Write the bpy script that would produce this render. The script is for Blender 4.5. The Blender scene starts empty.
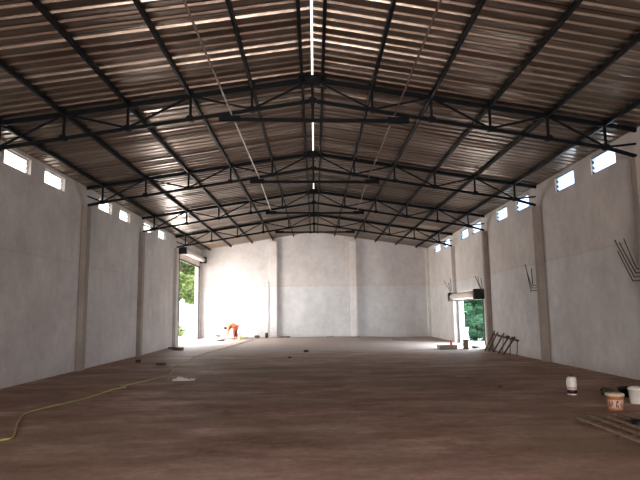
import bpy, math, random
from mathutils import Vector, Matrix, Quaternion
random.seed(7)
C = bpy.context.scene.collection
SK = .0553                      # the hall is a slight parallelogram: cross lines run at this slope
XL, XR = -7.06, 7.30            # inner faces of the side walls
YB, YF = 34.83, -6.0            # back wall, open front end behind the camera
TY = [11.51, 17.17, 22.68, 28.20]
TH = .30
SL, SR = .1636, .1488
ZA = 6.66
ND = 1.305
def W(x, y, z): return Vector((x, y + SK * x, z))
def smooth(t): t = max(0, min(1, t)); return t * t * (3 - 2 * t)
def hf(x, y):                   # gentle rise of the floor towards the back
    return .13 * smooth((y - 25) / 9.5) * (.35 + .65 * smooth((5.5 - x) / 3.5))
def ztop(x): return ZA - (SL if x < 0 else SR) * abs(x)
def zbot(x): return 6.17 - ((SL if x < 0 else SR) + .006) * abs(x)

# ------------------------------------------------------------------ materials
def nodes(name):
    m = bpy.data.materials.new(name); m.use_nodes = True
    nt = m.node_tree; b = nt.nodes['Principled BSDF']
    return m, nt, b
def N(nt, t, **kw):
    n = nt.nodes.new(t)
    for k, v in kw.items():
        if k in n.inputs: n.inputs[k].default_value = v
        else: setattr(n, k, v)
    return n
def noise(nt, vec, scale, detail=5, rough=.6):
    n = N(nt, 'ShaderNodeTexNoise'); n.inputs['Scale'].default_value = scale
    n.inputs['Detail'].default_value = detail; n.inputs['Roughness'].default_value = rough
    if vec: nt.links.new(vec, n.inputs['Vector'])
    return n.outputs['Fac']
def ramp(nt, fac, stops):
    r = N(nt, 'ShaderNodeValToRGB'); e = r.color_ramp.elements
    while len(e) < len(stops): e.new(.5)
    for i, (p, c) in enumerate(stops):
        e[i].position = p; e[i].color = (*c, 1) if len(c) == 3 else c
    nt.links.new(fac, r.inputs['Fac']); return r.outputs['Color']
def mix(nt, fac, a, b, mode='MIX'):
    m = N(nt, 'ShaderNodeMix'); m.data_type = 'RGBA'; m.blend_type = mode
    for s, v in ((m.inputs[0], fac), (m.inputs[6], a), (m.inputs[7], b)):
        if isinstance(v, (int, float)): s.default_value = v
        elif isinstance(v, tuple): s.default_value = (*v, 1)
        else: nt.links.new(v, s)
    return m.outputs[2]
def objco(nt, scale=(1, 1, 1)):
    t = N(nt, 'ShaderNodeNewGeometry'); mp = N(nt, 'ShaderNodeMapping'); mp.inputs['Scale'].default_value = scale
    nt.links.new(t.outputs['Position'], mp.inputs['Vector']); return mp.outputs['Vector']
def sep(nt, vec):
    s = N(nt, 'ShaderNodeSeparateXYZ'); nt.links.new(vec, s.inputs[0]); return s.outputs
def mth(nt, op, a, b=0., clamp=False):
    m = N(nt, 'ShaderNodeMath'); m.operation = op; m.use_clamp = clamp
    for s, v in ((m.inputs[0], a), (m.inputs[1], b)):
        if isinstance(v, (int, float)): s.default_value = v
        else: nt.links.new(v, s)
    return m.outputs[0]
def bump(nt, b, h, strength=.3, dist=.02):
    n = N(nt, 'ShaderNodeBump'); n.inputs['Strength'].default_value = strength; n.inputs['Distance'].default_value = dist
    nt.links.new(h, n.inputs['Height']); nt.links.new(n.outputs['Normal'], b.inputs['Normal'])
def simple(name, col, rough=.6, metal=0., var=.12, scale=9.):
    m, nt, b = nodes(name)
    v = objco(nt); f = noise(nt, v, scale)
    c = ramp(nt, f, [(.3, tuple(k * (1 - var) for k in col)), (.7, tuple(min(1, k * (1 + var)) for k in col))])
    nt.links.new(c, b.inputs['Base Color']); b.inputs['Roughness'].default_value = rough; b.inputs['Metallic'].default_value = metal
    return m
def plaster(name, lo, hi, below, line=3.14):
    m, nt, b = nodes(name)
    v = objco(nt); big = noise(nt, v, .55, 6, .65); fine = noise(nt, v, 3.2, 8, .7)
    st = noise(nt, objco(nt, (1.6, 1.6, .5)), .9, 6, .6)
    c = ramp(nt, big, [(.3, lo), (.7, hi)])
    z = sep(nt, v)[2]
    wob = mth(nt, 'ADD', z, mth(nt, 'MULTIPLY', mth(nt, 'SUBTRACT', noise(nt, v, .8), .5), .10))
    mask = mth(nt, 'MULTIPLY', mth(nt, 'SUBTRACT', line, wob), 14., True)
    c = mix(nt, mask, c, mix(nt, 1., c, below, 'MULTIPLY'))
    c = mix(nt, .55, c, ramp(nt, fine, [(.3, (.80, .79, .78)), (.7, (1, 1, 1))]), 'MULTIPLY')
    c = mix(nt, .3, c, ramp(nt, st, [(.36, (.80, .78, .76)), (.56, (1, 1, 1))]), 'MULTIPLY')
    c = mix(nt, .5, c, ramp(nt, noise(nt, v, 1.7, 7, .75), [(.35, (.80, .785, .77)), (.6, (1, 1, 1))]), 'MULTIPLY')
    seam = mth(nt, 'SUBTRACT', 1., mth(nt, 'MULTIPLY', mth(nt, 'ABSOLUTE', mth(nt, 'SUBTRACT', wob, line)), 22.), True)
    c = mix(nt, mth(nt, 'MULTIPLY', mth(nt, 'MAXIMUM', seam, 0.), .16), c, (.30, .25, .22))
    base_fade = mth(nt, 'MULTIPLY', mth(nt, 'SUBTRACT', .35, z), 1.6, True)  # darker brown towards the bottom of the wall
    c = mix(nt, mth(nt, 'MULTIPLY', base_fade, .35), c, (.25, .19, .16))
    nt.links.new(c, b.inputs['Base Color']); b.inputs['Roughness'].default_value = .9
    bump(nt, b, fine, .25, .02)
    return m
M = {}
M['wall_l'] = plaster('plaster_left', (.52, .475, .45), (.66, .615, .585), (1.0, 1.0, 1.01))
M['wall_r'] = plaster('plaster_right', (.56, .515, .48), (.68, .635, .60), (1.02, 1.07, 1.12))
M['wall_b'] = plaster('plaster_back', (.58, .54, .525), (.67, .635, .62), (1.03, 1.09, 1.13), 3.3)
M['pil'] = plaster('shaded_column_plaster', (.31, .265, .235), (.42, .37, .335), (1.0, 1.0, 1.0))  # darker than the walls: shade on the near columns put into the colour
M['pil_b'] = plaster('column_plaster_back', (.62, .56, .53), (.74, .69, .66), (1.05, 1.1, 1.14), 3.3)
M['steel'] = simple('black_painted_steel', (.008, .009, .011), .5, .0); M['steel'].node_tree.nodes['Principled BSDF'].inputs['Specular IOR Level'].default_value = .2
M['steel_b'] = simple('brown_painted_pipe', (.16, .11, .09), .5)
M['pipe_w'] = simple('pale_pipe', (.62, .56, .52), .35)
M['pvc'] = simple('white_plastic_pipe', (.9, .92, .95), .35, 0, .03)
m, nt, b = nodes('half_painted_pipe'); f_y = mth(nt, 'MULTIPLY', mth(nt, 'SUBTRACT', sep(nt, objco(nt))[1], 9.2), .5, True)
nt.links.new(mix(nt, f_y, (.22, .16, .13), (.92, .88, .84)), b.inputs['Base Color']); b.inputs['Roughness'].default_value = .35; M['pipe_w'] = m
# floor
m, nt, b = nodes('dusty_floor')
v = objco(nt); xyz = sep(nt, v)
streak = noise(nt, objco(nt, (.5, 1.3, 1)), .9, 8, .68); blot = noise(nt, v, .45, 4, .55); grit = noise(nt, v, 11, 6, .7)
c = ramp(nt, streak, [(.32, (.25, .165, .135)), (.5, (.48, .34, .285)), (.68, (.74, .575, .51))])
mot = noise(nt, objco(nt, (1, 1.4, 1)), 2.6, 8, .75)
c = mix(nt, .6, c, ramp(nt, mot, [(.36, (.66, .61, .58)), (.56, (1.1, 1.1, 1.1))]), 'MULTIPLY')
c = mix(nt, mth(nt, 'MULTIPLY', mth(nt, 'SUBTRACT', noise(nt, objco(nt, (.8, 1, 1)), .7, 5, .6), .5), 3.2, True), c, (.36, .20, .16))
c = mix(nt, ramp(nt, blot, [(.42, (0, 0, 0)), (.66, (.75, .75, .75))]), c, (.38, .29, .215))
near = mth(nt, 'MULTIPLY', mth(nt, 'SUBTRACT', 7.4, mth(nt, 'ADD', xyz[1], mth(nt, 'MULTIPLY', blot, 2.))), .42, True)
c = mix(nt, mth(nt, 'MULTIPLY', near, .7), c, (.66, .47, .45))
far = mth(nt, 'MULTIPLY', mth(nt, 'SUBTRACT', mth(nt, 'ADD', xyz[1], mth(nt, 'MULTIPLY', streak, 5.)), 24.2), .4, True)
c = mix(nt, far, c, mix(nt, streak, (.33, .27, .24), (.47, .40, .37)))
c = mix(nt, .5, c, ramp(nt, grit, [(.3, (.60, .58, .56)), (.65, (1, 1, 1))]), 'MULTIPLY')
nt.links.new(c, b.inputs['Base Color']); b.inputs['Roughness'].default_value = .78; b.inputs['Specular IOR Level'].default_value = .3
bump(nt, b, grit, .35, .02); M['floor'] = m
# roof sheet
m, nt, b = nodes('profiled_metal_sheet')
v = objco(nt); xyz = sep(nt, v)
yy = mth(nt, 'SUBTRACT', xyz[1], mth(nt, 'MULTIPLY', xyz[0], SK))
sh = mth(nt, 'FLOOR', mth(nt, 'MULTIPLY', yy, 1 / 1.08)); wn = N(nt, 'ShaderNodeTexWhiteNoise'); wn.noise_dimensions = '1D'
nt.links.new(sh, wn.inputs['W'])
c = ramp(nt, wn.outputs['Value'], [(0, (.30, .25, .205)), (1, (.43, .365, .31))])
w2 = N(nt, 'ShaderNodeTexWhiteNoise'); w2.noise_dimensions = '1D'; nt.links.new(mth(nt, 'FLOOR', mth(nt, 'MULTIPLY', mth(nt, 'ADD', yy, 6.), 1 / .27)), w2.inputs['W'])
c = mix(nt, .8, c, ramp(nt, w2.outputs['Value'], [(0, (.62, .60, .58)), (1, (1, 1, 1))]), 'MULTIPLY')
c = mix(nt, .5, c, ramp(nt, noise(nt, objco(nt, (.5, 2, 1)), 1.3, 5), [(.3, (.72, .68, .64)), (.7, (1, 1, 1))]), 'MULTIPLY')
fr = mth(nt, 'FRACT', mth(nt, 'MULTIPLY', yy, 1 / 1.08)); ln = mth(nt, 'LESS_THAN', fr, .022)
c = mix(nt, mth(nt, 'MULTIPLY', ln, .8), c, (.05, .04, .035))
nt.links.new(c, b.inputs['Base Color']); b.inputs['Metallic'].default_value = .9; b.inputs['Roughness'].default_value = .31
bump(nt, b, noise(nt, objco(nt, (1, 3, 1)), 1.6, 3), .25, .05); M['sheet'] = m
def translucent(name, col, strength):
    m, nt, b = nodes(name); out = nt.nodes['Material Output']
    t = N(nt, 'ShaderNodeBsdfTranslucent'); t.inputs['Color'].default_value = (*col, 1)
    tr = N(nt, 'ShaderNodeBsdfTransparent'); ms = N(nt, 'ShaderNodeMixShader'); ms.inputs[0].default_value = strength
    nt.links.new(tr.outputs[0], ms.inputs[1]); nt.links.new(t.outputs[0], ms.inputs[2]); nt.links.new(ms.outputs[0], out.inputs[0])
    return m
M['ridge'] = translucent('translucent_ridge_strip', (.40, .35, .30), .99)
M['lglass'] = translucent('frosted_white_pane', (.97, .97, .95), .4)
M['rglass'] = translucent('blue_white_pane', (.75, .88, 1.), .55)
M['frame_w'] = simple('white_window_frame', (.62, .60, .57), .5)
M['frame_d'] = simple('dark_window_frame', (.05, .055, .07), .5)
M['shutter'] = simple('cream_shutter_steel', (.70, .62, .56), .45)
M['black'] = simple('black_enamel', (.012, .011, .013), .45)
M['rust'] = simple('rusty_steel_rod', (.10, .065, .05), .7)
M['hose'] = simple('yellow_green_hose', (.42, .35, .15), .45, 0, .35, .5)
M['wood'] = simple('weathered_wood', (.30, .225, .165), .8, 0, .3, 14)
M['wood_d'] = simple('dark_wood', (.13, .085, .065), .8, 0, .3, 14)
M['white'] = simple('white_plastic', (.72, .69, .64), .45, 0, .06)
M['dirtywhite'] = simple('dirty_white', (.74, .69, .64), .7, 0, .2, 20)
M['pink'] = simple('pink_label', (.62, .38, .38), .5)
M['brown'] = simple('brown_cap', (.10, .045, .03), .5)
M['orange_b'] = simple('orange_bucket_plastic', (.55, .26, .15), .45, 0, .2, 18)
M['peach'] = simple('peach_label', (.62, .40, .32), .5, 0, .2, 25)
M['lid'] = simple('cream_lid', (.60, .54, .36), .45)
M['mark'] = simple('dark_print', (.13, .06, .04), .6)
M['olive'] = simple('olive_cloth', (.05, .055, .035), .9)
M['red'] = simple('red_plastic', (.75, .10, .08), .4)
M['cement'] = simple('pale_cement', (.36, .32, .29), .9, 0, .15, 5)
M['sand'] = simple('pale_dry_ground', (.80, .76, .70), .95, 0, .12, 1.5)
M['skin'] = simple('brown_skin', (.33, .16, .10), .55)
M['hair'] = simple('black_hair', (.02, .015, .012), .6)
M['orange'] = simple('orange_cloth', (.62, .17, .07), .8, 0, .3, 12)
M['maroon'] = simple('red_brown_cloth', (.24, .07, .05), .85)
M['lime'] = simple('lime_plastic', (.5, .62, .12), .5)
M['bark'] = simple('bark', (.14, .10, .07), .9)
def leafmat(name, a, b_):
    m, nt, b = nodes(name); out = nt.nodes['Material Output']
    oi = noise(nt, objco(nt), 1.9, 3); c = ramp(nt, oi, [(.35, a), (.65, b_)])
    nt.links.new(c, b.inputs['Base Color']); b.inputs['Roughness'].default_value = .6
    t = N(nt, 'ShaderNodeBsdfTranslucent'); nt.links.new(c, t.inputs['Color'])
    ms = N(nt, 'ShaderNodeMixShader'); ms.inputs[0].default_value = .4
    nt.links.new(b.outputs[0], ms.inputs[1]); nt.links.new(t.outputs[0], ms.inputs[2]); nt.links.new(ms.outputs[0], out.inputs[0])
    return m
M['leaf_y'] = leafmat('yellow_green_leaves', (.15, .22, .06), (.42, .48, .22))
M['leaf_g'] = leafmat('deep_green_leaves', (.035, .10, .055), (.12, .25, .14))

# ------------------------------------------------------------------ mesh helpers
class MB:
    def __init__(s): s.v = []; s.f = []; s.m = []; s.mats = []
    def mi(s, mat):
        if mat not in s.mats: s.mats.append(mat)
        return s.mats.index(mat)
    def add(s, vs, fs, mat=None):
        o = len(s.v); s.v += [Vector(v) for v in vs]; k = s.mi(mat) if mat else 0
        for f in fs: s.f.append([o + i for i in f]); s.m.append(k)
        return s
    def beam(s, p0, p1, w, h, up=(0, 0, 1), mat=None, bev=.12):
        p0, p1 = Vector(p0), Vector(p1); d = (p1 - p0).normalized(); up = Vector(up)
        if abs(d.dot(up)) > .98: up = Vector((1, 0, 0)) if abs(d.x) < .9 else Vector((0, 1, 0))
        r = d.cross(up).normalized(); u = r.cross(d); c = bev * min(w, h); a, b = w / 2, h / 2
        pr = [(-a + c, -b), (a - c, -b), (a, -b + c), (a, b - c), (a - c, b), (-a + c, b), (-a, b - c), (-a, -b + c)]
        vs = [p + r * x + u * y for p in (p0, p1) for x, y in pr]
        s.add(vs, [[i, (i + 1) % 8, 8 + (i + 1) % 8, 8 + i] for i in range(8)] + [list(range(7, -1, -1)), list(range(8, 16))], mat); return s
    def tube(s, pts, r, n=8, mat=None, caps=True):
        pts = [Vector(p) for p in pts]; rs = r if isinstance(r, (list, tuple)) else [r] * len(pts); vs = []
        up = None
        for i, p in enumerate(pts):
            d = (pts[min(i + 1, len(pts) - 1)] - pts[max(i - 1, 0)]).normalized()
            if up is None: up = Vector((0, 0, 1)) if abs(d.z) < .9 else Vector((1, 0, 0))
            a = d.cross(up).normalized(); up = a.cross(d).normalized()
            vs += [p + (a * math.cos(t) + up * math.sin(t)) * rs[i] for t in [2 * math.pi * k / n for k in range(n)]]
        fs = [[i * n + k, i * n + (k + 1) % n, (i + 1) * n + (k + 1) % n, (i + 1) * n + k] for i in range(len(pts) - 1) for k in range(n)]
        if caps: fs += [list(range(n - 1, -1, -1)), list(range(len(pts) * n - n, len(pts) * n))]
        s.add(vs, fs, mat); return s
    def lathe(s, prof, c, n=24, mat=None):
        c = Vector(c); vs = [c + Vector((r * math.cos(t), r * math.sin(t), z)) for r, z in prof for t in [2 * math.pi * k / n for k in range(n)]]
        fs = [[i * n + k, i * n + (k + 1) % n, (i + 1) * n + (k + 1) % n, (i + 1) * n + k] for i in range(len(prof) - 1) for k in range(n)]
        if prof[0][0] > 0: fs.append(list(range(n - 1, -1, -1)))
        if prof[-1][0] > 0: fs.append(list(range((len(prof) - 1) * n, len(prof) * n)))
        s.add(vs, fs, mat); return s
    def blob(s, c, r, sc=(1, 1, 1), jit=.2, mat=None, n=7):
        vs = []; rnd = random.random
        for i in range(1, n):
            for k in range(2 * n):
                th = math.pi * i / n; ph = math.pi * k / n; q = r * (1 + jit * (rnd() - .5))
                vs.append((c[0] + q * sc[0] * math.sin(th) * math.cos(ph), c[1] + q * sc[1] * math.sin(th) * math.sin(ph), c[2] + q * sc[2] * math.cos(th)))
        m_ = 2 * n; fs = [[(i) * m_ + k, (i + 1) * m_ + k, (i + 1) * m_ + (k + 1) % m_, i * m_ + (k + 1) % m_] for i in range(n - 2) for k in range(m_)]
        fs += [list(range(m_)), list(range((n - 2) * m_ + m_ - 1, (n - 2) * m_ - 1, -1))]
        s.add(vs, fs, mat); return s
    def build(s, name, mat=None, parent=None, smooth_=False, origin=None):
        if parent is not None: org = Vector(parent['_o']) if '_o' in parent else Vector((0, 0, 0))
        else: org = Vector(origin) if origin is not None else Vector((0, 0, 0))
        me = bpy.data.meshes.new(name); me.from_pydata([v - org for v in s.v], [], s.f); 
        mats = s.mats if s.mats else [mat]
        for k in mats: me.materials.append(k)
        if s.mats:
            for p, k in zip(me.polygons, s.m): p.material_index = k
        for p in me.polygons: p.use_smooth = smooth_
        me.update(); me.validate()
        o = bpy.data.objects.new(name, me); C.objects.link(o)
        if parent is not None: o.parent = parent
        else: o.location = org
        o['_o'] = list(org)
        return o
def tag(o, label, cat, group=None):
    o['label'] = label; o['category'] = cat
    if group: o['group'] = group
    return o
def thing(name, loc, label, cat, group=None):
    o = bpy.data.objects.new(name, None); C.objects.link(o); o.location = loc; o['_o'] = list(loc); o.empty_display_size = .2
    return tag(o, label, cat, group)
def struct(o): o['kind'] = 'structure'; return o

# ------------------------------------------------------------------ shell: floor
mb = MB(); nx, ny = 30, 84
xs = [XL - .02 + (XR - XL + .04) * i / nx for i in range(nx + 1)]; ys = [YF + (YB + .1 - YF) * j / ny for j in range(ny + 1)]
vs = [W(x, y, hf(x, y)) for y in ys for x in xs]
mb.add(vs, [[j * (nx + 1) + i, j * (nx + 1) + i + 1, (j + 1) * (nx + 1) + i + 1, (j + 1) * (nx + 1) + i] for j in range(ny) for i in range(nx)])
struct(mb.build('floor', M['floor'], smooth_=True))

def side_wall(name, x_in, x_out, holes, ztopv, mat):
    ysb = sorted({YF, YB + TH} | {h[k] for h in holes for k in (0, 1)}); zsb = sorted({-.3, ztopv} | {h[k] for h in holes for k in (2, 3)})
    ny_, nz_ = len(ysb) - 1, len(zsb) - 1
    def solid(j, k):
        if j < 0 or k < 0 or j >= ny_ or k >= nz_: return False
        y, z = (ysb[j] + ysb[j + 1]) / 2, (zsb[k] + zsb[k + 1]) / 2
        return not any(h[0] < y < h[1] and h[2] < z < h[3] for h in holes)
    mb = MB()
    for j in range(ny_):
        for k in range(nz_):
            if not solid(j, k): continue
            y0, y1, z0, z1 = ysb[j], ysb[j + 1], zsb[k], zsb[k + 1]
            P = lambda x, y, z: W(x, y, z)
            for x in (x_in, x_out): mb.add([P(x, y0, z0), P(x, y1, z0), P(x, y1, z1), P(x, y0, z1)], [[0, 1, 2, 3]])
            for dj, y in ((-1, y0), (1, y1)):
                if not solid(j + dj, k): mb.add([P(x_in, y, z0), P(x_out, y, z0), P(x_out, y, z1), P(x_in, y, z1)], [[0, 1, 2, 3]])
            for dk, z in ((-1, z0), (1, z1)):
                if not solid(j, k + dk): mb.add([P(x_in, y0, z), P(x_out, y0, z), P(x_out, y1, z), P(x_in, y1, z)], [[0, 1, 2, 3]])
    return struct(mb.build(name, mat))
WZ0, WZ1 = 5.09, 5.48
LW = [(7.0, 8.2), (9.0, 10.2), (12.72, 13.92), (14.62, 15.80), (18.30, 19.47), (20.25, 21.38), (23.12, 24.35), (25.26, 26.48)]
RW = [(7.0, 8.2), (9.0, 10.2), (12.50, 13.70), (14.65, 15.85), (17.95, 19.15), (20.10, 21.29), (23.42, 24.78), (25.46, 26.72), (29.02, 30.4), (31.36, 32.86)]
LD = (29.22, 34.42, -.3, 4.95); RD = (23.62, 27.95, -.3, 2.45)
side_wall('wall_left', XL, XL - TH, [(a, b, WZ0, WZ1) for a, b in LW] + [LD], ztop(XL) + .075, M['wall_l'])
side_wall('wall_right', XR, XR + TH, [(a, b, WZ0, 5.54) for a, b in RW] + [RD], ztop(XR) + .075, M['wall_r'])
mb = MB(); gp = [(XL - TH, -.3), (XR + TH, -.3), (XR + TH, ztop(XR + TH) + .075), (0, ZA + .075), (XL - TH, ztop(XL - TH) + .075)]
mb.add([W(x, YB, z) for x, z in gp] + [W(x, YB + TH, z) for x, z in gp], [[0, 1, 2, 3, 4], [9, 8, 7, 6, 5]] + [[i, (i + 1) % 5, 5 + (i + 1) % 5, 5 + i] for i in range(5)])
struct(mb.build('wall_back', M['wall_b']))

mb = MB(); ow, oh = 3.4, 3.6   # front wall with its wide gateway, behind the camera
for p_ in ([(XL - TH, -.3), (-ow, -.3), (-ow, ZA + .075 - SL * ow), (XL - TH, ztop(XL - TH) + .075)], [(ow, -.3), (XR + TH, -.3), (XR + TH, ztop(XR + TH) + .075), (ow, ZA + .075 - SR * ow)], [(-ow, oh), (ow, oh), (ow, ZA + .075 - SR * ow), (0, ZA + .075), (-ow, ZA + .075 - SL * ow)]):
    k_ = len(p_); mb.add([W(x, YF - TH, z) for x, z in p_] + [W(x, YF, z) for x, z in p_], [list(range(k_)), list(range(2 * k_ - 1, k_ - 1, -1))] + [[i, (i + 1) % k_, k_ + (i + 1) % k_, k_ + i] for i in range(k_)])
struct(mb.build('wall_front', M['wall_l']))

# roof sheets, one ceiling slope per side, ribs running down the slope
def roof(name, sgn, s, xend):
    mb = MB(); pitch = .27; prof = []; y = YF
    rr = random.Random(5 + sgn)
    while y < YB + .35:
        hh = rr.uniform(.032, .050); a_ = rr.uniform(-.008, .008)
        for dy, dz in ((0, a_), (.135, -a_), (.16, hh), (.215, hh), (.24, 0)): prof.append((y + dy, dz))
        y += pitch
    xs_ = [.022, 1.3, 2.6, 3.9, 5.2, 6.5, xend]; n = len(prof)
    vs = [W(sgn * x, yy, ZA - s * x + .072 + dz) for x in xs_ for yy, dz in prof]
    mb.add(vs, [[i * n + k, i * n + k + 1, (i + 1) * n + k + 1, (i + 1) * n + k] for i in range(len(xs_) - 1) for k in range(n - 1)])
    return struct(mb.build(name, M['sheet']))
roof('ceiling', -1, SL, 7.6); roof('ceiling.001', 1, SR, 7.8)
mb = MB()
for sgn in (-1, 1):
    pts = [(0, ZA + .15), (sgn * .10, ZA + .135)]
    n = 40; row = [YF + (YB + .3 - YF) * i / n for i in range(n + 1)]
    mb.add([W(x, y, z) for y in row for x, z in pts], [[2 * i, 2 * i + 1, 2 * i + 3, 2 * i + 2] for i in range(n)])
struct(mb.build('trim_1', M['ridge']))

# plastered columns on the walls
k = 2
for y in TY:
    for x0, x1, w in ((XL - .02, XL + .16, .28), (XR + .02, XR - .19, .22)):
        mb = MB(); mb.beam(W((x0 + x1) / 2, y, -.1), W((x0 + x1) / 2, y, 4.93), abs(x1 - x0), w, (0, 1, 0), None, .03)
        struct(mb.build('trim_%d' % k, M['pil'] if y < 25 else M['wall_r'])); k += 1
for x0, x1, mt in ((-2.80, -2.36, 'pil_b'), (2.23, 2.62, 'pil_b'), (7.12, 7.31, 'pil_b')):
    mb = MB(); xc = (x0 + x1) / 2; mb.beam(W(xc, YB - .09, -.1), W(xc, YB - .09, 6.1 if xc < 5 else 5.62), x1 - x0, .22, (0, 1, 0), None, .03)
    struct(mb.build('trim_%d' % k, M[mt])); k += 1

# windows
def window(i, xi, xo, a, b, left):
    WZ1 = 5.48 if left else 5.54
    x = xi + (xo - xi) * (.36 if left else .22); fm = M['frame_w'] if left else M['frame_d']
    mb = MB(); t = .035
    for p0, p1 in (((x, a, WZ0 + t / 2), (x, b, WZ0 + t / 2)), ((x, a, WZ1 - t / 2), (x, b, WZ1 - t / 2)), ((x, a + t / 2, WZ0), (x, a + t / 2, WZ1)), ((x, b - t / 2, WZ0), (x, b - t / 2, WZ1))):
        mb.beam(W(*p0), W(*p1), .06, t, (0, 0, 1), None, .1)
    o = struct(mb.build('window_%d' % i, fm, origin=W(x, (a + b) / 2, WZ0)))
    for q in range(3):
        zc = WZ0 + .075 + q * (.12 if left else .145); mb = MB(); dx = .035 if left else .05; dz = .05 if left else .038
        sg = 1 if left else -1
        v = [W(x - sg * dx, a + .04, zc - dz), W(x - sg * dx, b - .04, zc - dz), W(x + sg * dx, b - .04, zc + dz), W(x + sg * dx, a + .04, zc + dz)]
        th = Vector((0, 0, .006)); mb.add(v + [q_ + th for q_ in v], [[3, 2, 1, 0], [4, 5, 6, 7], [0, 1, 5, 4], [1, 2, 6, 5], [2, 3, 7, 6], [3, 0, 4, 7]])
        mb.build('louvre_blade', M['lglass'] if left else M['rglass'], o)
i = 1
for a, b in LW: window(i, XL, XL - TH, a, b, True); i += 1
for a, b in RW: window(i, XR, XR + TH, a, b, False); i += 1

# rolling shutter doors
def shutter(i, xw, sgn, y0, y1, zroll, r, zbar):
    x = xw + sgn * (r + .06)
    mb = MB()
    for yy in (y0 + .02, y1 - .02): mb.beam(W(xw - sgn * .02, yy, .0), W(xw - sgn * .02, yy, zroll - r), .07, .10, (0, 1, 0))
    o = struct(mb.build('door_%d' % i, M['black'], origin=W(xw, (y0 + y1) / 2, 0)))
    mb = MB(); mb.tube([W(x, y0 - .02, zroll), W(x, y1 + .02, zroll)], r, 28, None); mb.build('shutter_roll', M['shutter'], o, True)
    for yy in (y0 - .12, y1 + .12):
        mb = MB(); mb.beam(W(x, yy - .09, zroll), W(x, yy + .09, zroll), 2 * r + .1, 2 * r + .1, (0, 0, 1), None, .06); mb.build('end_bracket', M['black'], o)
    mb = MB(); n = 14; za, zb = zroll - r * .3, zbar; vs = []
    for q in range(n + 1):
        z = za + (zb - za) * q / n
        for dx in (0, .012): vs.append((dx, z))
    pts = []
    for q in range(n):
        zA = za + (zb - za) * q / n; zB = za + (zb - za) * (q + 1) / n
        pts += [(0, zA), (.018, (zA + zB) / 2)]
    pts.append((0, zb)); mb.add([W(xw + sgn * (.05 + dx) - sgn * .05, yy, z) for dx, z in pts for yy in (y0, y1)], [[2 * q, 2 * q + 1, 2 * q + 3, 2 * q + 2] for q in range(len(pts) - 1)])
    mb.build('slat_curtain', M['shutter'], o)
    mb = MB(); mb.beam(W(xw, y0, zbar), W(xw, y1, zbar), .05, .09); mb.build('bottom_bar', M['black'], o)
    return o
shutter(1, XL + .0, 1, 29.22, 34.30, 4.92, .145, 4.47)
shutter(2, XR - .0, -1, 23.62, 27.95, 2.32, .17, 2.14)

# ------------------------------------------------------------------ trusses
def truss(y, label):
    t = thing('roof_truss', W(0, y, 4.93), label, 'roof truss', 'black steel roof trusses')
    def bar(name, a, b, w, h, up=(0, 0, 1)):
        mb = MB(); mb.beam(W(a[0], y, a[1]), W(b[0], y, b[1]), w, h, up); return mb.build(name, M['steel'], t)
    for sg, xe in ((-1, XL), (1, XR)):
        xe_ = xe + sg * .03; xt = xe - sg * .05
        bar('top_chord', (0, ZA), (xt, ztop(xt)), .075, .105)
        mb = MB(); x5 = sg * 5 * ND; mb.tube([], .04) if False else None
        mb.beam(W(0, y, zbot(0)), W(x5, y, zbot(x5)), .065, .075); mb.beam(W(x5, y, zbot(x5)), W(xe - sg * .1, y, 4.975), .065, .075)
        mb.build('bottom_chord', M['steel'], t)
        for q in range(1, 6):
            x = sg * q * ND; bar('vertical_strut', (x, ztop(x)), (x, zbot(x)), .05, .05)
            mb = MB(); mb.beam(W(x, y - .05, zbot(x) + .01), W(x, y + .05, zbot(x) + .01), .17, .12, (0, 0, 1), None, .3); mb.build('gusset_plate', M['steel'], t)
            mb = MB(); mb.beam(W(x, y - .06, ztop(x) + .03), W(x, y + .06, ztop(x) + .03), .15, .17, (0, 0, 1), None, .3); mb.build('purlin_cleat', M['steel'], t)
        T_ = lambda q: (sg * q * ND, ztop(sg * q * ND)); B_ = lambda q: (sg * q * ND, zbot(sg * q * ND) + .02)
        for a, b in ((T_(0), B_(1)), (B_(1), T_(2)), (T_(2), B_(3)), (B_(3), T_(4)), (T_(4), B_(5)), (B_(5), (xe - sg * .08, 5.26))):
            bar('diagonal_strut', a, b, .042, .042)
    bar('king_post', (0, ZA), (0, 5.73), .06, .06)
    mb = MB(); mb.beam(W(0, y - .06, ZA - .02), W(0, y + .06, ZA - .02), .62, .20, (0, 0, 1), None, .35); mb.build('apex_plate', M['steel'], t)
    mb = MB(); mb.beam(W(0, y - .05, zbot(0)), W(0, y + .05, zbot(0)), .20, .14, (0, 0, 1), None, .35); mb.build('gusset_plate', M['steel'], t)
    mb = MB(); mb.beam(W(-2.0, y, 5.73), W(2.1, y, 5.73), .08, .075)
    for xa, xb in ((-2.0, -1.55), (1.65, 2.1)): mb.beam(W(xa, y, 5.745), W(xb, y, 5.745), .11, .13)
    mb.build('collar_tie', M['steel'], t)
for y, lb in zip(TY, ['nearest black steel roof truss, largest and highest in view', 'second black steel roof truss from the front, behind the nearest',
                      'third black steel roof truss from the front', 'farthest black steel roof truss, just before the back wall']): truss(y, lb)
ords = ['ridge', 'first out from the ridge pair', 'second out from the ridge pair', 'third out from the ridge pair', 'fourth out from the ridge pair', 'lowest, nearest the wall windows']
for sg, side in ((-1, 'left'), (1, 'right')):
    for q in range(6):
        x = sg * (q * ND if q else .22); z = ztop(x) + .012
        lb = ('black steel purlin of the ridge pair, on its %s side' % side) if q == 0 else 'black steel purlin on the %s roof slope, %s' % (side, ords[q])
        mb = MB(); mb.beam(W(x, YF, z), W(x, YB + .02, z), .06, .10, (0, 0, 1), None, .1)
        tag(mb.build('roof_purlin', M['steel'], origin=W(x, 0, z)), lb, 'purlin', 'long steel roof purlins')
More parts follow.
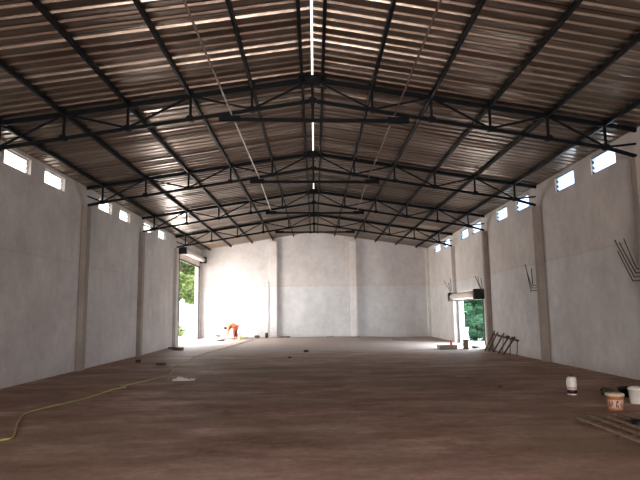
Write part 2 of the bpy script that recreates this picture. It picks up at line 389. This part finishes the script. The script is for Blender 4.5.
# two long thin pipes lying on the collar ties
for x, mt, lb in ((-1.74, 'pipe_w', 'pale thin pipe lying over the truss tie ends on the left of the ridge'), (1.78, 'steel_b', 'brown thin pipe lying over the truss tie ends on the right of the ridge')):
    mb = MB(); z = 5.845; ya = 2.
    ybnd = 11.4
    mb.tube([W(x, YF + .5, z), W(x, 5, z), W(x, 11.5, z), W(x * .985, 17.17, z), W(x * 1.03, 22.72, z)], .019, 8, M[mt])
    o = mb.build('conduit_pipe', None, origin=W(x, 8, z), smooth_=True); tag(o, lb, 'pipe', 'thin pipes under the roof')

# white pvc pipe on the back wall
t = thing('drain_pipe', W(-2.94, YB - .1, hf(-2.9, YB)), 'bright white plastic pipe standing against the back wall', 'pipe')
mb = MB(); mb.tube([W(-2.94, YB - .09, hf(-2.9, YB) + .12), W(-2.94, YB - .09, 3.55)], .05, 12); mb.build('pipe', M['pvc'], t, True)
mb = MB()
for z in (1.1, 2.3, 3.4): mb.beam(W(-2.94, YB - .09, z - .02), W(-2.94, YB - .09, z + .02), .13, .15)
mb.build('bracket', M['pvc'], t)

# ------------------------------------------------------------------ hose
def catmull(P, n=8):
    P = [Vector(p) for p in P]; out = []
    for i in range(len(P) - 1):
        a, b, c, d = P[max(i - 1, 0)], P[i], P[i + 1], P[min(i + 2, len(P) - 1)]
        for k in range(n):
            t = k / n; out.append(.5 * ((2 * b) + (c - a) * t + (2 * a - 5 * b + 4 * c - d) * t * t + (3 * b - a - 3 * c + d) * t ** 3))
    out.append(P[-1]); return out
hp = [(-4.25, 7.0), (-4.12, 7.62), (-4.02, 7.82), (-4.28, 8.42), (-4.56, 9.05), (-4.80, 9.85), (-4.55, 10.9), (-4.42, 11.7), (-4.40, 12.5), (-4.22, 12.85), (-4.40, 13.1), (-4.15, 13.9), (-3.92, 15.1), (-4.05, 16.2), (-4.35, 17.0), (-4.42, 19.2), (-4.5, 22.6), (-4.25, 26), (-3.9, 29.6), (-3.5, 32.3)]
mb = MB(); mb.tube([W(x, y, z) for x, y, z in catmull([(x, y, .02 + hf(x, y)) for x, y in hp])], .015, 8)
tag(mb.build('hose', M['hose'], origin=W(-4.4, 10, 0), smooth_=True), 'long yellow green water hose snaking along the floor', 'hose')

# ------------------------------------------------------------------ rebar stubs on the right wall
def rods(base, lines, label):
    t = thing('rebar_cluster', W(*base), label, 'steel bars', 'bent steel bars on the right wall')
    for ln in lines:
        mb = MB(); mb.tube([W(*p) for p in catmull([p for p in ln], 4)], .0135, 6); mb.build('rod', M['rust'], t, True)
    return t
def hook(y, z, dy, tops, x=7.13):
    out = []
    for k, (ty, tz) in enumerate(tops):
        zz = z + .09 * k
        out.append([(x + .05 * k, y - .21, zz), (x + .05 * k, y + dy, zz), (x + .04 * k, y + dy + .08, zz + .07), (x - .02, ty, tz)])
    return out
rods((7.2, 11.72, 2.2), hook(11.70, 2.22, .20, [(12.42, 2.95), (12.50, 3.22), (12.32, 3.14), (12.12, 3.2)]), 'rusty bent steel bars on the nearest right column, cut by the picture edge')
rods((7.2, 17.4, 2.2), hook(17.45, 2.23, .32, [(18.12, 3.12), (18.04, 2.9), (17.62, 2.95)]), 'rusty bent steel bars sticking up beside the second right column')
rods((7.2, 28.4, 2.45), [[(7.15, 28.31, 2.5), (7.15, 28.75, 2.52), (7.15, 28.95, 2.7), (7.12, 30.0, 3.25)], [(7.2, 28.31, 2.6), (7.2, 28.62, 2.64), (7.15, 28.7, 3.3)], [(7.2, 28.31, 2.66), (7.2, 28.85, 2.7), (7.15, 29.2, 3.1)]], 'rusty steel bars rising past the far end of the shutter roll')
rods((7.2, 23.3, 2.3), [[(7.15, 22.95, 2.42), (7.12, 23.25, 2.44), (7.1, 23.35, 2.6), (7.08, 23.9, 3.1)], [(7.2, 22.85, 2.35), (7.14, 23.05, 2.36), (7.12, 23.1, 2.5), (7.1, 23.15, 3.0)], [(7.2, 22.9, 2.5), (7.1, 23.15, 2.52), (7.06, 23.3, 2.75), (7.06, 23.45, 3.05)]], 'rusty steel bars rising past the near end of the shutter roll')

# ------------------------------------------------------------------ leaning pole rack by the right wall
t = thing('pole_trestle', W(6.95, 20.6, 0), 'dark wooden trestle of slanting poles leaning on the right wall', 'trestle')
ra, rb = Vector((7.14, 22.1, .66)), Vector((7.22, 19.5, .52))
mb = MB(); mb.tube([W(*ra), W(*((ra + rb) / 2)), W(*rb)], [.032, .036, .034], 8); mb.build('rail', M['wood_d'], t, True)
for q, (f, dx, dy, hgt) in enumerate([(.03, -.36, .15, .16), (.16, -.31, .35, .12), (.40, -.33, .55, .15), (.63, -.33, .60, .10), (.83, -.33, .65, .13)]):
    p = ra.lerp(rb, f); foot = Vector((p.x + dx, p.y + dy * .3, .015)); top = p + (p - foot).normalized() * hgt
    top.x = min(top.x, 7.26)
    mb = MB(); mb.tube([W(*foot), W(*p), W(*top)], [.028, .03, .024], 8); mb.build('pole', M['wood_d'], t, True)
for f in (.42, .70, .95):
    p = ra.lerp(rb, f); mb = MB(); mb.tube([W(p.x + .03, p.y + .02, p.z), W(p.x - .08, p.y - .16, .012)], .014, 6); mb.build('prop', M['rust'], t, True)
mb = MB()
for f in (.63, .83): 
    p = ra.lerp(rb, f); mb.blob(W(p.x - .02, p.y, p.z + .04), .065, (1, 1, 1), .3)
mb.build('lashing', M['wood_d'], t)

# ------------------------------------------------------------------ containers on the right
def loc(x, y, z=0): return W(x, y, z)
t = thing('paint_container', loc(4.86, 10.45), 'small white paint container with pink and black bands and brown cap', 'container')
p = loc(4.86, 10.45)
mb = MB(); mb.lathe([(0, 0), (.082, 0), (.088, .012), (.088, .30), (.075, .325), (.045, .335), (.035, .34), (0, .34)], p, 28); mb.build('body', M['white'], t, True)
mb = MB(); mb.lathe([(.0885, .028), (.0905, .03), (.0905, .095), (.0885, .097)], p, 28); mb.build('black_band', M['black'], t, True)
mb = MB(); mb.lathe([(.0885, .105), (.0905, .107), (.0905, .15), (.0885, .152)], p, 28); mb.build('pink_band', M['pink'], t, True)
mb = MB(); mb.lathe([(.0, .338), (.042, .338), (.044, .345), (.042, .375), (0, .378)], p, 20); mb.build('cap', M['brown'], t, True)
mb = MB(); mb.tube([p + Vector((-.085, 0, .29)), p + Vector((-.10, -.0, .24)), p + Vector((-.095, 0, .16)), p + Vector((-.086, 0, .13))], .008, 6); mb.build('handle', M['white'], t, True)

def bucket(name, x, y, r0, r1, h, bodym, label, full):
    p = loc(x, y); t = thing(name, p, label, 'bucket', 'buckets near the right wall')
    mb = MB(); prof = [(0, 0), (r0, 0), (r0 + .004, .01), (r1, h - .04), (r1 + .009, h - .038), (r1 + .009, h - .02), (r1, h - .018), (r1, h)]
    if full: prof += [(0, h)]
    else: prof += [(r1 - .006, h), (r0 - .004, .012), (0, .012)]
    mb.lathe(prof, p, 32); mb.build('shell', bodym, t, True)
    return t, p
t, p = bucket('printed_bucket', 4.80, 8.83, .105, .135, .25, M['orange_b'], 'orange printed bucket with a cream lid, nearest of the containers', True)
mb = MB(); mb.lathe([(0, .262), (.118, .262), (.122, .256), (.142, .256), (.146, .25), (.146, .222), (.139, .22), (.139, .248), (0, .249)], p, 32); mb.build('lid', M['lid'], t, True)
def patch(mb, p, a0, a1, z0, z1, r0=.105, r1=.135, h=.21, off=.0015, n=8):
    R = lambda z: r0 + .004 + (r1 - r0 - .004) * (z - .01) / (h - .01) + off
    vs = []
    for z in (z0, z1):
        for q in range(n + 1):
            a = a0 + (a1 - a0) * q / n; vs.append(p + Vector((R(z) * math.cos(a), R(z) * math.sin(a), z)))
    mb.add(vs, [[q, q + 1, n + 2 + q, n + 1 + q] for q in range(n)]); return mb
mb = MB(); patch(mb, p, math.radians(195), math.radians(345), .035, .165, n=20); mb.build('label_wrap', M['peach'], t)
mb = MB()
for a0, a1, z0, z1 in ((212, 219, .05, .14), (222, 228, .06, .10), (232, 237, .09, .15), (262, 275, .12, .15), (258, 266, .05, .115), (270, 277, .045, .09), (292, 298, .05, .13), (304, 316, .045, .065), (318, 323, .06, .11)):
    patch(mb, p, math.radians(a0 - 10), math.radians(a1 - 10), z0, z1, off=.003, n=3)
mb.build('printed_marks', M['mark'], t)
mb = MB(); mb.tube([p + Vector((-.15 * math.cos(a), -.02, .235 - .12 * math.sin(a) * 1.0)) for a in [math.pi * q / 14 for q in range(15)]], .004, 6, M['rust']); mb.build('bail_handle', None, t, True)
t, p = bucket('white_bucket', 5.47, 9.35, .10, .12, .27, M['white'], 'plain white open bucket at the right edge of the picture', False)
mb = MB(); mb.tube([p + Vector((-.125 * math.cos(a), 0, .245 + .07 * math.sin(a))) for a in [math.pi * q / 14 for q in range(15)]], .004, 6); mb.build('bail_handle', M['rust'], t, True)
# black tub behind them
p = loc(5.92, 10.1); t = thing('black_tub', p, 'low black mixing tub behind the two buckets', 'tub')
mb = MB(); n = 28
def ell(rx, ry, z): return [p + Vector((rx * math.cos(2 * math.pi * q / n), ry * math.sin(2 * math.pi * q / n), z)) for q in range(n)]
rings = [ell(.27, .18, 0), ell(.34, .24, .15), ell(.36, .26, .155), ell(.33, .23, .148), ell(.26, .17, .02)]
mb.add([v for r in rings for v in r], [[i * n + q, i * n + (q + 1) % n, (i + 1) * n + (q + 1) % n, (i + 1) * n + q] for i in range(4) for q in range(n)] + [list(range(n - 1, -1, -1)), list(range(4 * n, 5 * n))])
mb.build('pan', M['black'], t, True)
p = loc(5.40, 10.2); mb = MB(); mb.blob(p + Vector((0, 0, .075)), .105, (1.1, .9, .75), .25); tag(mb.build('rag', M['olive'], origin=p), 'crumpled olive rag on the floor at the left of the black tub', 'rag')

# slatted timber frame on the floor
t = thing('slatted_timber_frame', loc(4.3, 7.0), 'slatted timber frame lying flat in the bottom right corner', 'timber frame')
for q, (x, ya, yb) in enumerate([(3.80, 5.6, 7.93), (4.0, 5.6, 8.1), (4.20, 5.6, 8.06), (4.42, 5.6, 8.12), (4.66, 5.6, 8.1), (4.9, 5.6, 8.0)]):
    mb = MB(); mb.beam(loc(x, ya, .062), loc(x - (.04 if q == 0 else 0), yb, .062), .062, .032); mb.build('slat', M['wood'], t)
for y in (5.9, 6.9, 7.75):
    mb = MB(); mb.beam(loc(3.76, y, .023), loc(4.94, y, .023), .06, .045); mb.build('cross_batten', M['wood_d'], t)
mb = MB()
for q in range(5):
    r = .10 + .006 * q; mb.tube([loc(4.30, 7.35, 0) + Vector((r * math.cos(a) + .008 * q, r * .9 * math.sin(a), .088 + .008 * q + .004 * math.sin(3 * a))) for a in [2 * math.pi * k_ / 24 for k_ in range(25)]], .006, 6, None, False)
tag(mb.build('wire_coil', M['black'], origin=loc(4.3, 7.35, .08), smooth_=True), 'small coil of black wire lying on the slatted timber frame', 'wire coil')

# things by the right door
p = loc(6.38, 23.4); t = thing('wooden_stool', p, 'brown drum shaped stool standing in the right doorway', 'stool')
mb = MB(); mb.lathe([(0, .02), (.10, .02), (.115, .12), (.125, .20), (.115, .30), (.10, .34), (0, .34)], p, 20); mb.build('drum', M['wood'], t, True)
mb = MB(); mb.lathe([(0, .34), (.13, .34), (.135, .35), (.135, .375), (.13, .385), (0, .385)], p, 24); mb.build('seat', M['wood_d'], t, True)
mb = MB(); mb.lathe([(0, 0), (.125, 0), (.125, .03), (.10, .035), (0, .035)], p, 24); mb.build('base', M['wood_d'], t, True)
p = loc(5.62, 23.55); mb = MB(); mb.beam(p + Vector((-.38, 0, .09)), p + Vector((.36, .02, .09)), .5, .18, (0, 0, 1), None, .08)
tag(mb.build('cement_slab', M['cement'], origin=p), 'pale low cement slab on the floor left of the right door', 'slab')
p = loc(5.80, 23.6, .18); t = thing('red_bottle', p, 'small red bottle standing on the pale cement slab', 'bottle')
mb = MB(); mb.lathe([(0, 0), (.05, 0), (.055, .02), (.052, .15), (.03, .19), (.02, .2), (0, .2)], p, 16); mb.build('body', M['red'], t, True)
mb = MB(); mb.lathe([(0, .198), (.022, .198), (.022, .235), (0, .238)], p, 12); mb.build('cap', M['pink'], t, True)
p = loc(6.95, 23.9); mb = MB(); mb.blob(p + Vector((0, 0, .05)), .15, (1.2, 1, .42), .35); tag(mb.build('dark_sack', M['black'], origin=p), 'flat dark sack lying on the right door threshold', 'sack')

# debris
def lump(name, x, y, r, sc, mat, label, cat, group=None):
    z = hf(x, y); mb = MB(); mb.blob(loc(x, y, z + r * sc[2] * .8), r, sc, .45, None, 6)
    return tag(mb.build(name, M[mat], origin=loc(x, y, z)), label, cat, group)
# crumpled white cloth: folded sheet
mb = MB(); n = 12; m_ = 7; vs = []
for i in range(n + 1):
    for j in range(m_ + 1):
        u, v_ = i / n, j / m_; e = math.sin(math.pi * v_)
        z = .012 + e * (.055 * math.exp(-((u - .3) / .2) ** 2) + .04 + .012 * math.cos(u * 31) + .012 * math.sin(u * 19 + j))
        vs.append(loc(-3.46 + .52 * u, 13.98 + (v_ - .5) * (.26 - .14 * u) + .02 * math.sin(9 * u), z))
mb.add(vs, [[i * (m_ + 1) + j, (i + 1) * (m_ + 1) + j, (i + 1) * (m_ + 1) + j + 1, i * (m_ + 1) + j + 1] for i in range(n) for j in range(m_)])
o = mb.build('crumpled_cloth', M['dirtywhite'], origin=loc(-3.2, 14, 0), smooth_=True); tag(o, 'crumpled whitish cloth lying on the floor beside the hose', 'cloth')
lump('stone', -6.05, 19.6, .09, (1.1, .9, .6), 'brown', 'dark stone near the base of the second left column', 'stone', 'dark stones on the floor')
lump('stone', -4.95, 18.4, .13, (1.5, .8, .35), 'wood_d', 'flat brown clod beside the hose, left side of floor', 'stone', 'dark stones on the floor')
lump('stone', -.39, 23.3, .09, (1.2, .9, .55), 'black', 'black stone in the middle of the floor, at the pale edge', 'stone', 'dark stones on the floor')
lump('stone', -.93, 20.4, .05, (1.2, .9, .6), 'brown', 'small dark stone in front of the black stone', 'stone', 'dark stones on the floor')
lump('stone', -1.45, 9.4, .045, (1.2, .9, .5), 'wood_d', 'small dark clod on the near floor, left of centre', 'stone', 'dark stones on the floor')
lump('stone', 3.88, 11.7, .03, (1.2, .9, .5), 'brown', 'tiny dark clod on the open floor left of the paint container', 'stone', 'dark stones on the floor')
for (xa, ya, xb, yb, lb) in ((-6.95, 27.1, -6.2, 26.75, 'dark timber plank lying at the left doorway, farther of two'), (-6.45, 25.9, -5.95, 25.6, 'short dark timber plank lying in front of the left doorway')):
    mb = MB(); za = hf(xa, ya) + .03; mb.beam(loc(xa, ya, za), loc(xb, yb, za), .14, .055); tag(mb.build('plank', M['wood_d'], origin=loc(xb, yb, 0)), lb, 'plank', 'planks at the left doorway')
for (x, y, L, r_, lb) in ((2.4, 33.4, .5, .1, 'thin dark batten on the pale floor near the centre of the back wall'), (4.65, 30.7, .8, -.08, 'thin dark batten on the pale floor near the right back corner'), (.9, 34.1, .45, .05, 'short dark batten lying left of the second back column')):
    mb = MB(); z = hf(x, y) + .02; mb.beam(loc(x - L / 2, y - r_, z), loc(x + L / 2, y + r_, z), .08, .035); tag(mb.build('batten', M['wood_d'], origin=loc(x, y, 0)), lb, 'batten', 'battens near the back wall')
# at the foot of the back wall
for i_, (x, y, r, sc, mt, lb) in enumerate([(-6.15, 33.4, .22, (1.9, .8, .45), 'dirtywhite', 'pale heap of sacks left of the worker, by the doorway'), (-5.55, 32.6, .20, (1.7, .9, .5), 'dirtywhite', 'pale sack with red cloth on it, at the feet of the worker'),
        (-4.35, 34.2, .10, (3.2, .8, .5), 'cement', 'long low grey rubble heap right of the worker'), (-3.55, 34.4, .12, (1.5, .8, .8), 'wood_d', 'dark rubble lump left of the white pipe'), (-1.85, 34.4, .09, (4.2, .8, .5), 'wood_d', 'long low dark rubble along the back wall, right of the first column')]):
    lump('rubble_heap' if i_ > 1 else 'sack_heap', x, y, r, sc, mt, lb, 'heap')
lump('red_cloth', -5.62, 32.6, .11, (1.3, .9, .5), 'maroon', 'red cloth bundle on the pale sack near the worker', 'cloth').location.z += .20
lump('dark_sack', -5.35, 31.9, .13, (2.0, .7, .3), 'black', 'flat black sack in front of the pale sacks near the worker', 'sack')
p = loc(-2.97, 34.35, hf(-2.97, 34.35)); t = thing('dark_bottle', p, 'dark bottle with a pale top at the foot of the white pipe', 'bottle')
mb = MB(); mb.lathe([(0, 0), (.085, 0), (.09, .02), (.09, .27), (.06, .31), (0, .315)], p, 18); mb.build('body', M['black'], t, True)
mb = MB(); mb.lathe([(0, .31), (.05, .31), (.05, .38), (.04, .40), (0, .40)], p, 14); mb.build('cap', M['white'], t, True)
p = loc(-4.42, 33.0, hf(-4.42, 33)); t = thing('lime_bottle', p, 'lime coloured bottle on the floor right of the worker', 'bottle')
mb = MB(); mb.lathe([(0, 0), (.07, 0), (.075, .02), (.072, .24), (.03, .31), (0, .315)], p, 16); mb.build('body', M['lime'], t, True)
mb = MB(); mb.lathe([(0, .31), (.035, .31), (.035, .35), (0, .352)], p, 12); mb.build('cap', M['olive'], t, True)

# ------------------------------------------------------------------ worker, bending
def skin_mesh(name, verts, edges, radii, mat, parent, root=0, levels=2):
    me = bpy.data.meshes.new(name + '_src'); me.from_pydata(verts, edges, []); o = bpy.data.objects.new(name + '_src', me); C.objects.link(o)
    o.modifiers.new('s', 'SKIN'); o.modifiers.new('d', 'SUBSURF').levels = levels
    lay = me.skin_vertices[0] if me.skin_vertices else None
    if lay is None:
        bpy.context.view_layer.objects.active = o
        lay = me.skin_vertices[0]
    for i_, d in enumerate(lay.data): r = radii[i_]; d.radius = r if isinstance(r, tuple) else (r, r); d.use_root = (i_ == root)
    dg = bpy.context.evaluated_depsgraph_get(); nm = bpy.data.meshes.new_from_object(o.evaluated_get(dg)); bpy.data.objects.remove(o)
    nm.name = name; nm.materials.clear(); nm.materials.append(mat)
    for p_ in nm.polygons: p_.use_smooth = True
    q = bpy.data.objects.new(name, nm); C.objects.link(q)
    if parent: q.parent = parent
    return q
wp = loc(-4.72, 33.3, hf(-4.72, 33.3))
# local frame of the figure: -x is forward (towards the door), z up
J = {'pelvis': (0, 0, .86), 'spine': (-.16, 0, .90), 'chest': (-.36, 0, .86), 'neck': (-.50, 0, .80), 'headb': (-.57, 0, .755), 'headt': (-.70, 0, .70)}
V = [J['pelvis'], J['spine'], J['chest'], J['neck'], J['headb'], (-.64, 0, .725), (-.72, 0, .69)]
R = [.135, .13, .14, .058, .07, .092, .075]
E_ = [(0, 1), (1, 2), (2, 3), (3, 4), (4, 5), (5, 6)]
def chain(start, pts, rad):
    prev = start
    for p_, r in zip(pts, rad): V.append(p_); R.append(r); E_.append((prev, len(V) - 1)); prev = len(V) - 1
    return prev
for s in (-1, 1):
    chain(0, [(.02, s * .10, .80), (-.02 + .04 * s, s * .11, .46), (.05 + .05 * s, s * .115, .09), (-.02 + .05 * s, s * .12, .035), (-.13 + .05 * s, s * .13, .03)], [.095, .062, .042, .04, .032])
    sh = (-.40, s * .19, .83); el = (-.44, s * .24, .58); wr = (-.52 + (.04 * s), s * .20, .36)
    w = chain(2, [sh, el, wr, (wr[0] - .035, wr[1], wr[2] - .07)], [.055, .042, .03, .034])
    hp_ = V[w]
    for k_, (dy, L) in enumerate(((-.03, .065), (-.010, .075), (.012, .07), (.032, .055))):
        chain(w, [(hp_[0] - .01, hp_[1] + dy, hp_[2] - .04), (hp_[0] - .005, hp_[1] + dy * 1.1, hp_[2] - .04 - L * .55), (hp_[0] + .015, hp_[1] + dy * 1.1, hp_[2] - .04 - L)], [.0095, .009, .008])
    chain(w, [(hp_[0] + .03, hp_[1] - s * .035, hp_[2] + .0), (hp_[0] + .02, hp_[1] - s * .04, hp_[2] - .04)], [.011, .0095])
t = thing('person', wp, 'worker in orange shirt bending forward beside the left doorway', 'person')
t.scale = (.88, .88, .88)
skin_mesh('body', V, E_, R, M['skin'], t)
skin_mesh('shirt', [J['pelvis'], J['spine'], J['chest'], (-.47, 0, .815), (-.38, -.13, .85), (-.405, -.20, .82), (-.435, -.235, .62), (-.38, .13, .85), (-.405, .20, .82), (-.435, .235, .62), (.06, 0, .82)],
          [(0, 1), (1, 2), (2, 3), (2, 4), (4, 5), (5, 6), (2, 7), (7, 8), (8, 9), (0, 10)], [.185, .19, .20, .10, .12, .09, .075, .12, .09, .075, .15], M['orange'], t)
skin_mesh('trousers', [(0, 0, .84), (.02, -.10, .76), (-.06, -.11, .46), (.0, -.115, .12), (.02, .10, .76), (.02, .11, .46), (.10, .115, .12)],
          [(0, 1), (1, 2), (2, 3), (0, 4), (4, 5), (5, 6)], [.16, .13, .10, .085, .13, .10, .085], M['maroon'], t)
mb = MB(); mb.blob((-.655, 0, .742), .103, (1.05, .95, .85), .02, None, 9); o = mb.build('hair', M['hair'], None, True); o.parent = t
mb = MB(); mb.blob((-.70, 0, .625), .016, (1, 1, 1.4), 0, None, 5); mb.blob((-.735, .035, .665), .010, (1, 1, 1), 0, None, 5); mb.blob((-.735, -.035, .665), .010, (1, 1, 1), 0, None, 5)
mb.blob((-.655, .095, .70), .02, (1, .5, 1.3), 0, None, 5); mb.blob((-.655, -.095, .70), .02, (1, .5, 1.3), 0, None, 5)
o = mb.build('face', M['skin'], None, True); o.parent = t

# ------------------------------------------------------------------ outside
mb = MB(); g = 90.
def quad(name, x0, x1, y0, y1, z, mat):
    mb = MB(); mb.add([(x0, y0, z), (x1, y0, z), (x1, y1, z), (x0, y1, z)], [[0, 1, 2, 3]]); return struct(mb.build(name, mat))
quad('ground', -120, XL - .02, -40, 160, -.06, M['sand'])
quad('ground.001', XR + .02, 120, -40, 160, -.06, M['sand'])
quad('ground.002', XL - .02, XR + .02, YB + .7, 160, -.06, M['sand'])
quad('ground.003', XL - .02, XR + .02, -40, YF - .4, -.06, M['sand'])
def tree(x, y, h, r, mat, n, label, name='tree', trunk_h=None, cat='tree', leaf=.22, low=.35):
    t = thing(name, (x, y, -.06), label, cat, 'greenery outside the doors')
    mb = MB(); th = trunk_h or h * .5; rt = .06 * h ** .5
    mb.tube([(x, y, -.06), (x + .1, y, th * .5), (x - .05, y + .1, th)], [rt * 1.3, rt, rt * .7], 9)
    for q in range(7):
        a = q * 2.4; e = (x + r * .6 * math.cos(a), y + r * .6 * math.sin(a), th + (h - th) * (.25 + .5 * random.random()))
        mb.tube([(x - .05, y + .1, th * (.6 + .05 * q)), ((x + e[0]) / 2, (y + e[1]) / 2, (th + e[2]) / 2 + .1), e], [rt * .5, rt * .35, rt * .12], 6)
    mb.build('trunk', M['bark'], t, True)
    mb = MB(); cl = []
    for q in range(26):
        a = random.uniform(0, 6.28); rr = r * random.random() ** .5; zz = random.uniform(h * low, h * .92)
        cl.append((x + rr * math.cos(a), y + rr * math.sin(a), zz, r * random.uniform(.22, .42)))
    vs = []; fs = []
    for q in range(n):
        cx, cy, cz, cr = random.choice(cl); d = Vector((random.gauss(0, 1), random.gauss(0, 1), random.gauss(0, 1))).normalized() * cr * random.uniform(.6, 1.05)
        c_ = Vector((cx, cy, cz)) + d; a = Vector((random.gauss(0, 1), random.gauss(0, 1), random.gauss(0, .6))).normalized(); b_ = a.cross(Vector((random.gauss(0, 1), random.gauss(0, 1), random.gauss(0, 1)))).normalized()
        L = leaf * random.uniform(.6, 1.2); o_ = len(vs); vs += [c_ - a * L, c_ + b_ * L * .38, c_ + a * L, c_ - b_ * L * .38]; fs.append([o_, o_ + 1, o_ + 2, o_ + 3])
    mb.add(vs, fs); mb.build('foliage', mat, t)
    return t
tree(-12.9, 52.0, 9.8, 2.4, M['leaf_y'], 20000, 'tall yellow green tree seen through the left doorway', low=.30, leaf=.22)
tree(-18.8, 72.0, 15.0, 4.2, M['leaf_g'], 8000, 'farther hazy green tree behind the tall one at the left doorway', low=.24, leaf=.34)
tree(-10.4, 43.0, .8, .55, M['leaf_y'], 700, 'low green bush on the pale ground outside the left doorway', 'bush', .2, 'bush', .10, .1)
tree(13.2, 44.0, 6.4, 2.7, M['leaf_g'], 14000, 'dense deep green tree filling the right doorway', low=.08, leaf=.20)
tree(11.9, 40.5, 2.2, 1.1, M['leaf_g'], 4000, 'farthest green shrub outside the right doorway, in front of the trees', 'bush', .4, 'bush', .11, .1)
tree(9.35, 31.2, 1.3, .75, M['leaf_g'], 3500, 'low leafy shrub nearest to the right doorway outside', 'bush', .3, 'bush', .08, .05)
tree(10.4, 34.8, 1.9, 1.0, M['leaf_g'], 4500, 'middle leafy shrub outside the right doorway, behind the nearest shrub', 'bush', .4, 'bush', .10, .05)
tree(19.5, 54.0, 8.0, 3.4, M['leaf_g'], 12000, 'taller green tree behind the others outside the right doorway', low=.15, leaf=.26)

# ------------------------------------------------------------------ light
w = bpy.data.worlds.new('sky'); bpy.context.scene.world = w; w.use_nodes = True; nt = w.node_tree; bg = nt.nodes['Background']
tc = N(nt, 'ShaderNodeTexCoord'); s_ = N(nt, 'ShaderNodeSeparateXYZ'); nt.links.new(tc.outputs['Generated'], s_.inputs[0])
f = mth(nt, 'ADD', mth(nt, 'MULTIPLY', s_.outputs[0], .5), .5, True)
col = ramp(nt, f, [(.15, (1.0, .98, .95)), (.85, (.58, .76, 1.0))])
nt.links.new(col, bg.inputs['Color']); bg.inputs['Strength'].default_value = 1.9
def area(name, loc_, target, sx, sy, power, col):
    l = bpy.data.lights.new(name, 'AREA'); l.shape = 'RECTANGLE'; l.size = sx; l.size_y = sy; l.energy = power; l.color = col
    o = bpy.data.objects.new(name, l); C.objects.link(o); o.location = loc_
    o.rotation_euler = (Vector(target) - Vector(loc_)).to_track_quat('-Z', 'Y').to_euler(); return o
def sun(rot_to, e, col, ang):
    l = bpy.data.lights.new('sun', 'SUN'); l.energy = e; l.color = col; l.angle = ang
    o = bpy.data.objects.new('sun', l); C.objects.link(o); o.rotation_euler = Vector(rot_to).to_track_quat('-Z', 'Y').to_euler(); return o
sun((.22, .45, -1.0), 3.6, (1, .95, .88), .02)
area('daylight_left_door', (XL - 1.2, 31.0, 1.7), (-1.0, 27.0, 1.9), 4.6, 2.8, 560, (1, .97, .95))
area('daylight_back_corner', (XL - .9, 30.6, 1.3), (-5.4, 36.5, .6), 1.4, 1.6, 36, (1, .97, .95))
area('front_fill', (0, -6.6, 1.8), (.3, 20, 2.6), 6.4, 3.4, 740, (1, .95, .92))  # fill lamp added behind the camera to brighten the near hall
area('roof_fill_right', (XR + 3.0, 22.5, 4.2), (XR, 22.5, 5.32), 22, 1.0, 900, (.62, .8, 1))  # lamp added outside the right windows, boosting their daylight on the roof
area('roof_fill_left', (XL - 3.0, 21, 4.2), (XL, 21, 5.3), 19, 1.0, 450, (1, .97, .94))  # matching lamp added outside the left windows to lift the roof edge
area('daylight_right_door', (XR + .9, 26.3, 1.2), (0, 27.5, .8), 3.6, 2.0, 300, (.92, .97, 1))

# ------------------------------------------------------------------ camera
PF, PITCH, YAW, ROLL = 552.3, .1311, .0106, .013
def ray(u, v):
    x, y, z = (u - 320) / PF, 1., -(v - 240) / PF
    c, s = math.cos(ROLL), -math.sin(ROLL); x, z = c * x - s * z, s * x + c * z
    c, s = math.cos(PITCH), -math.sin(PITCH); y, z = c * y + s * z, -s * y + c * z
    c, s = math.cos(YAW), -math.sin(YAW); x, y = c * x - s * y, s * x + c * y
    return Vector((x, y, z))
f_ = ray(320, 240).normalized(); r_ = (ray(420, 240) - ray(320, 240)).normalized(); u_ = (ray(320, 140) - ray(320, 240)).normalized()
cam = bpy.data.cameras.new('camera'); co = bpy.data.objects.new('camera', cam); C.objects.link(co)
m4 = Matrix((r_, u_, -f_)).transposed().to_4x4(); m4.translation = Vector((0, 0, 1.6)); co.matrix_world = m4
cam.sensor_width = 36; cam.lens = PF / 640 * 36; cam.clip_end = 400
sc = bpy.context.scene; sc.camera = co
sc.view_settings.view_transform = 'Standard'; sc.view_settings.look = 'Medium High Contrast'; sc.view_settings.exposure = 0.85
sc.cycles.use_denoising = True; sc.cycles.max_bounces = 10; sc.cycles.diffuse_bounces = 6
for o in bpy.data.objects:
    if '_o' in o: del o['_o']
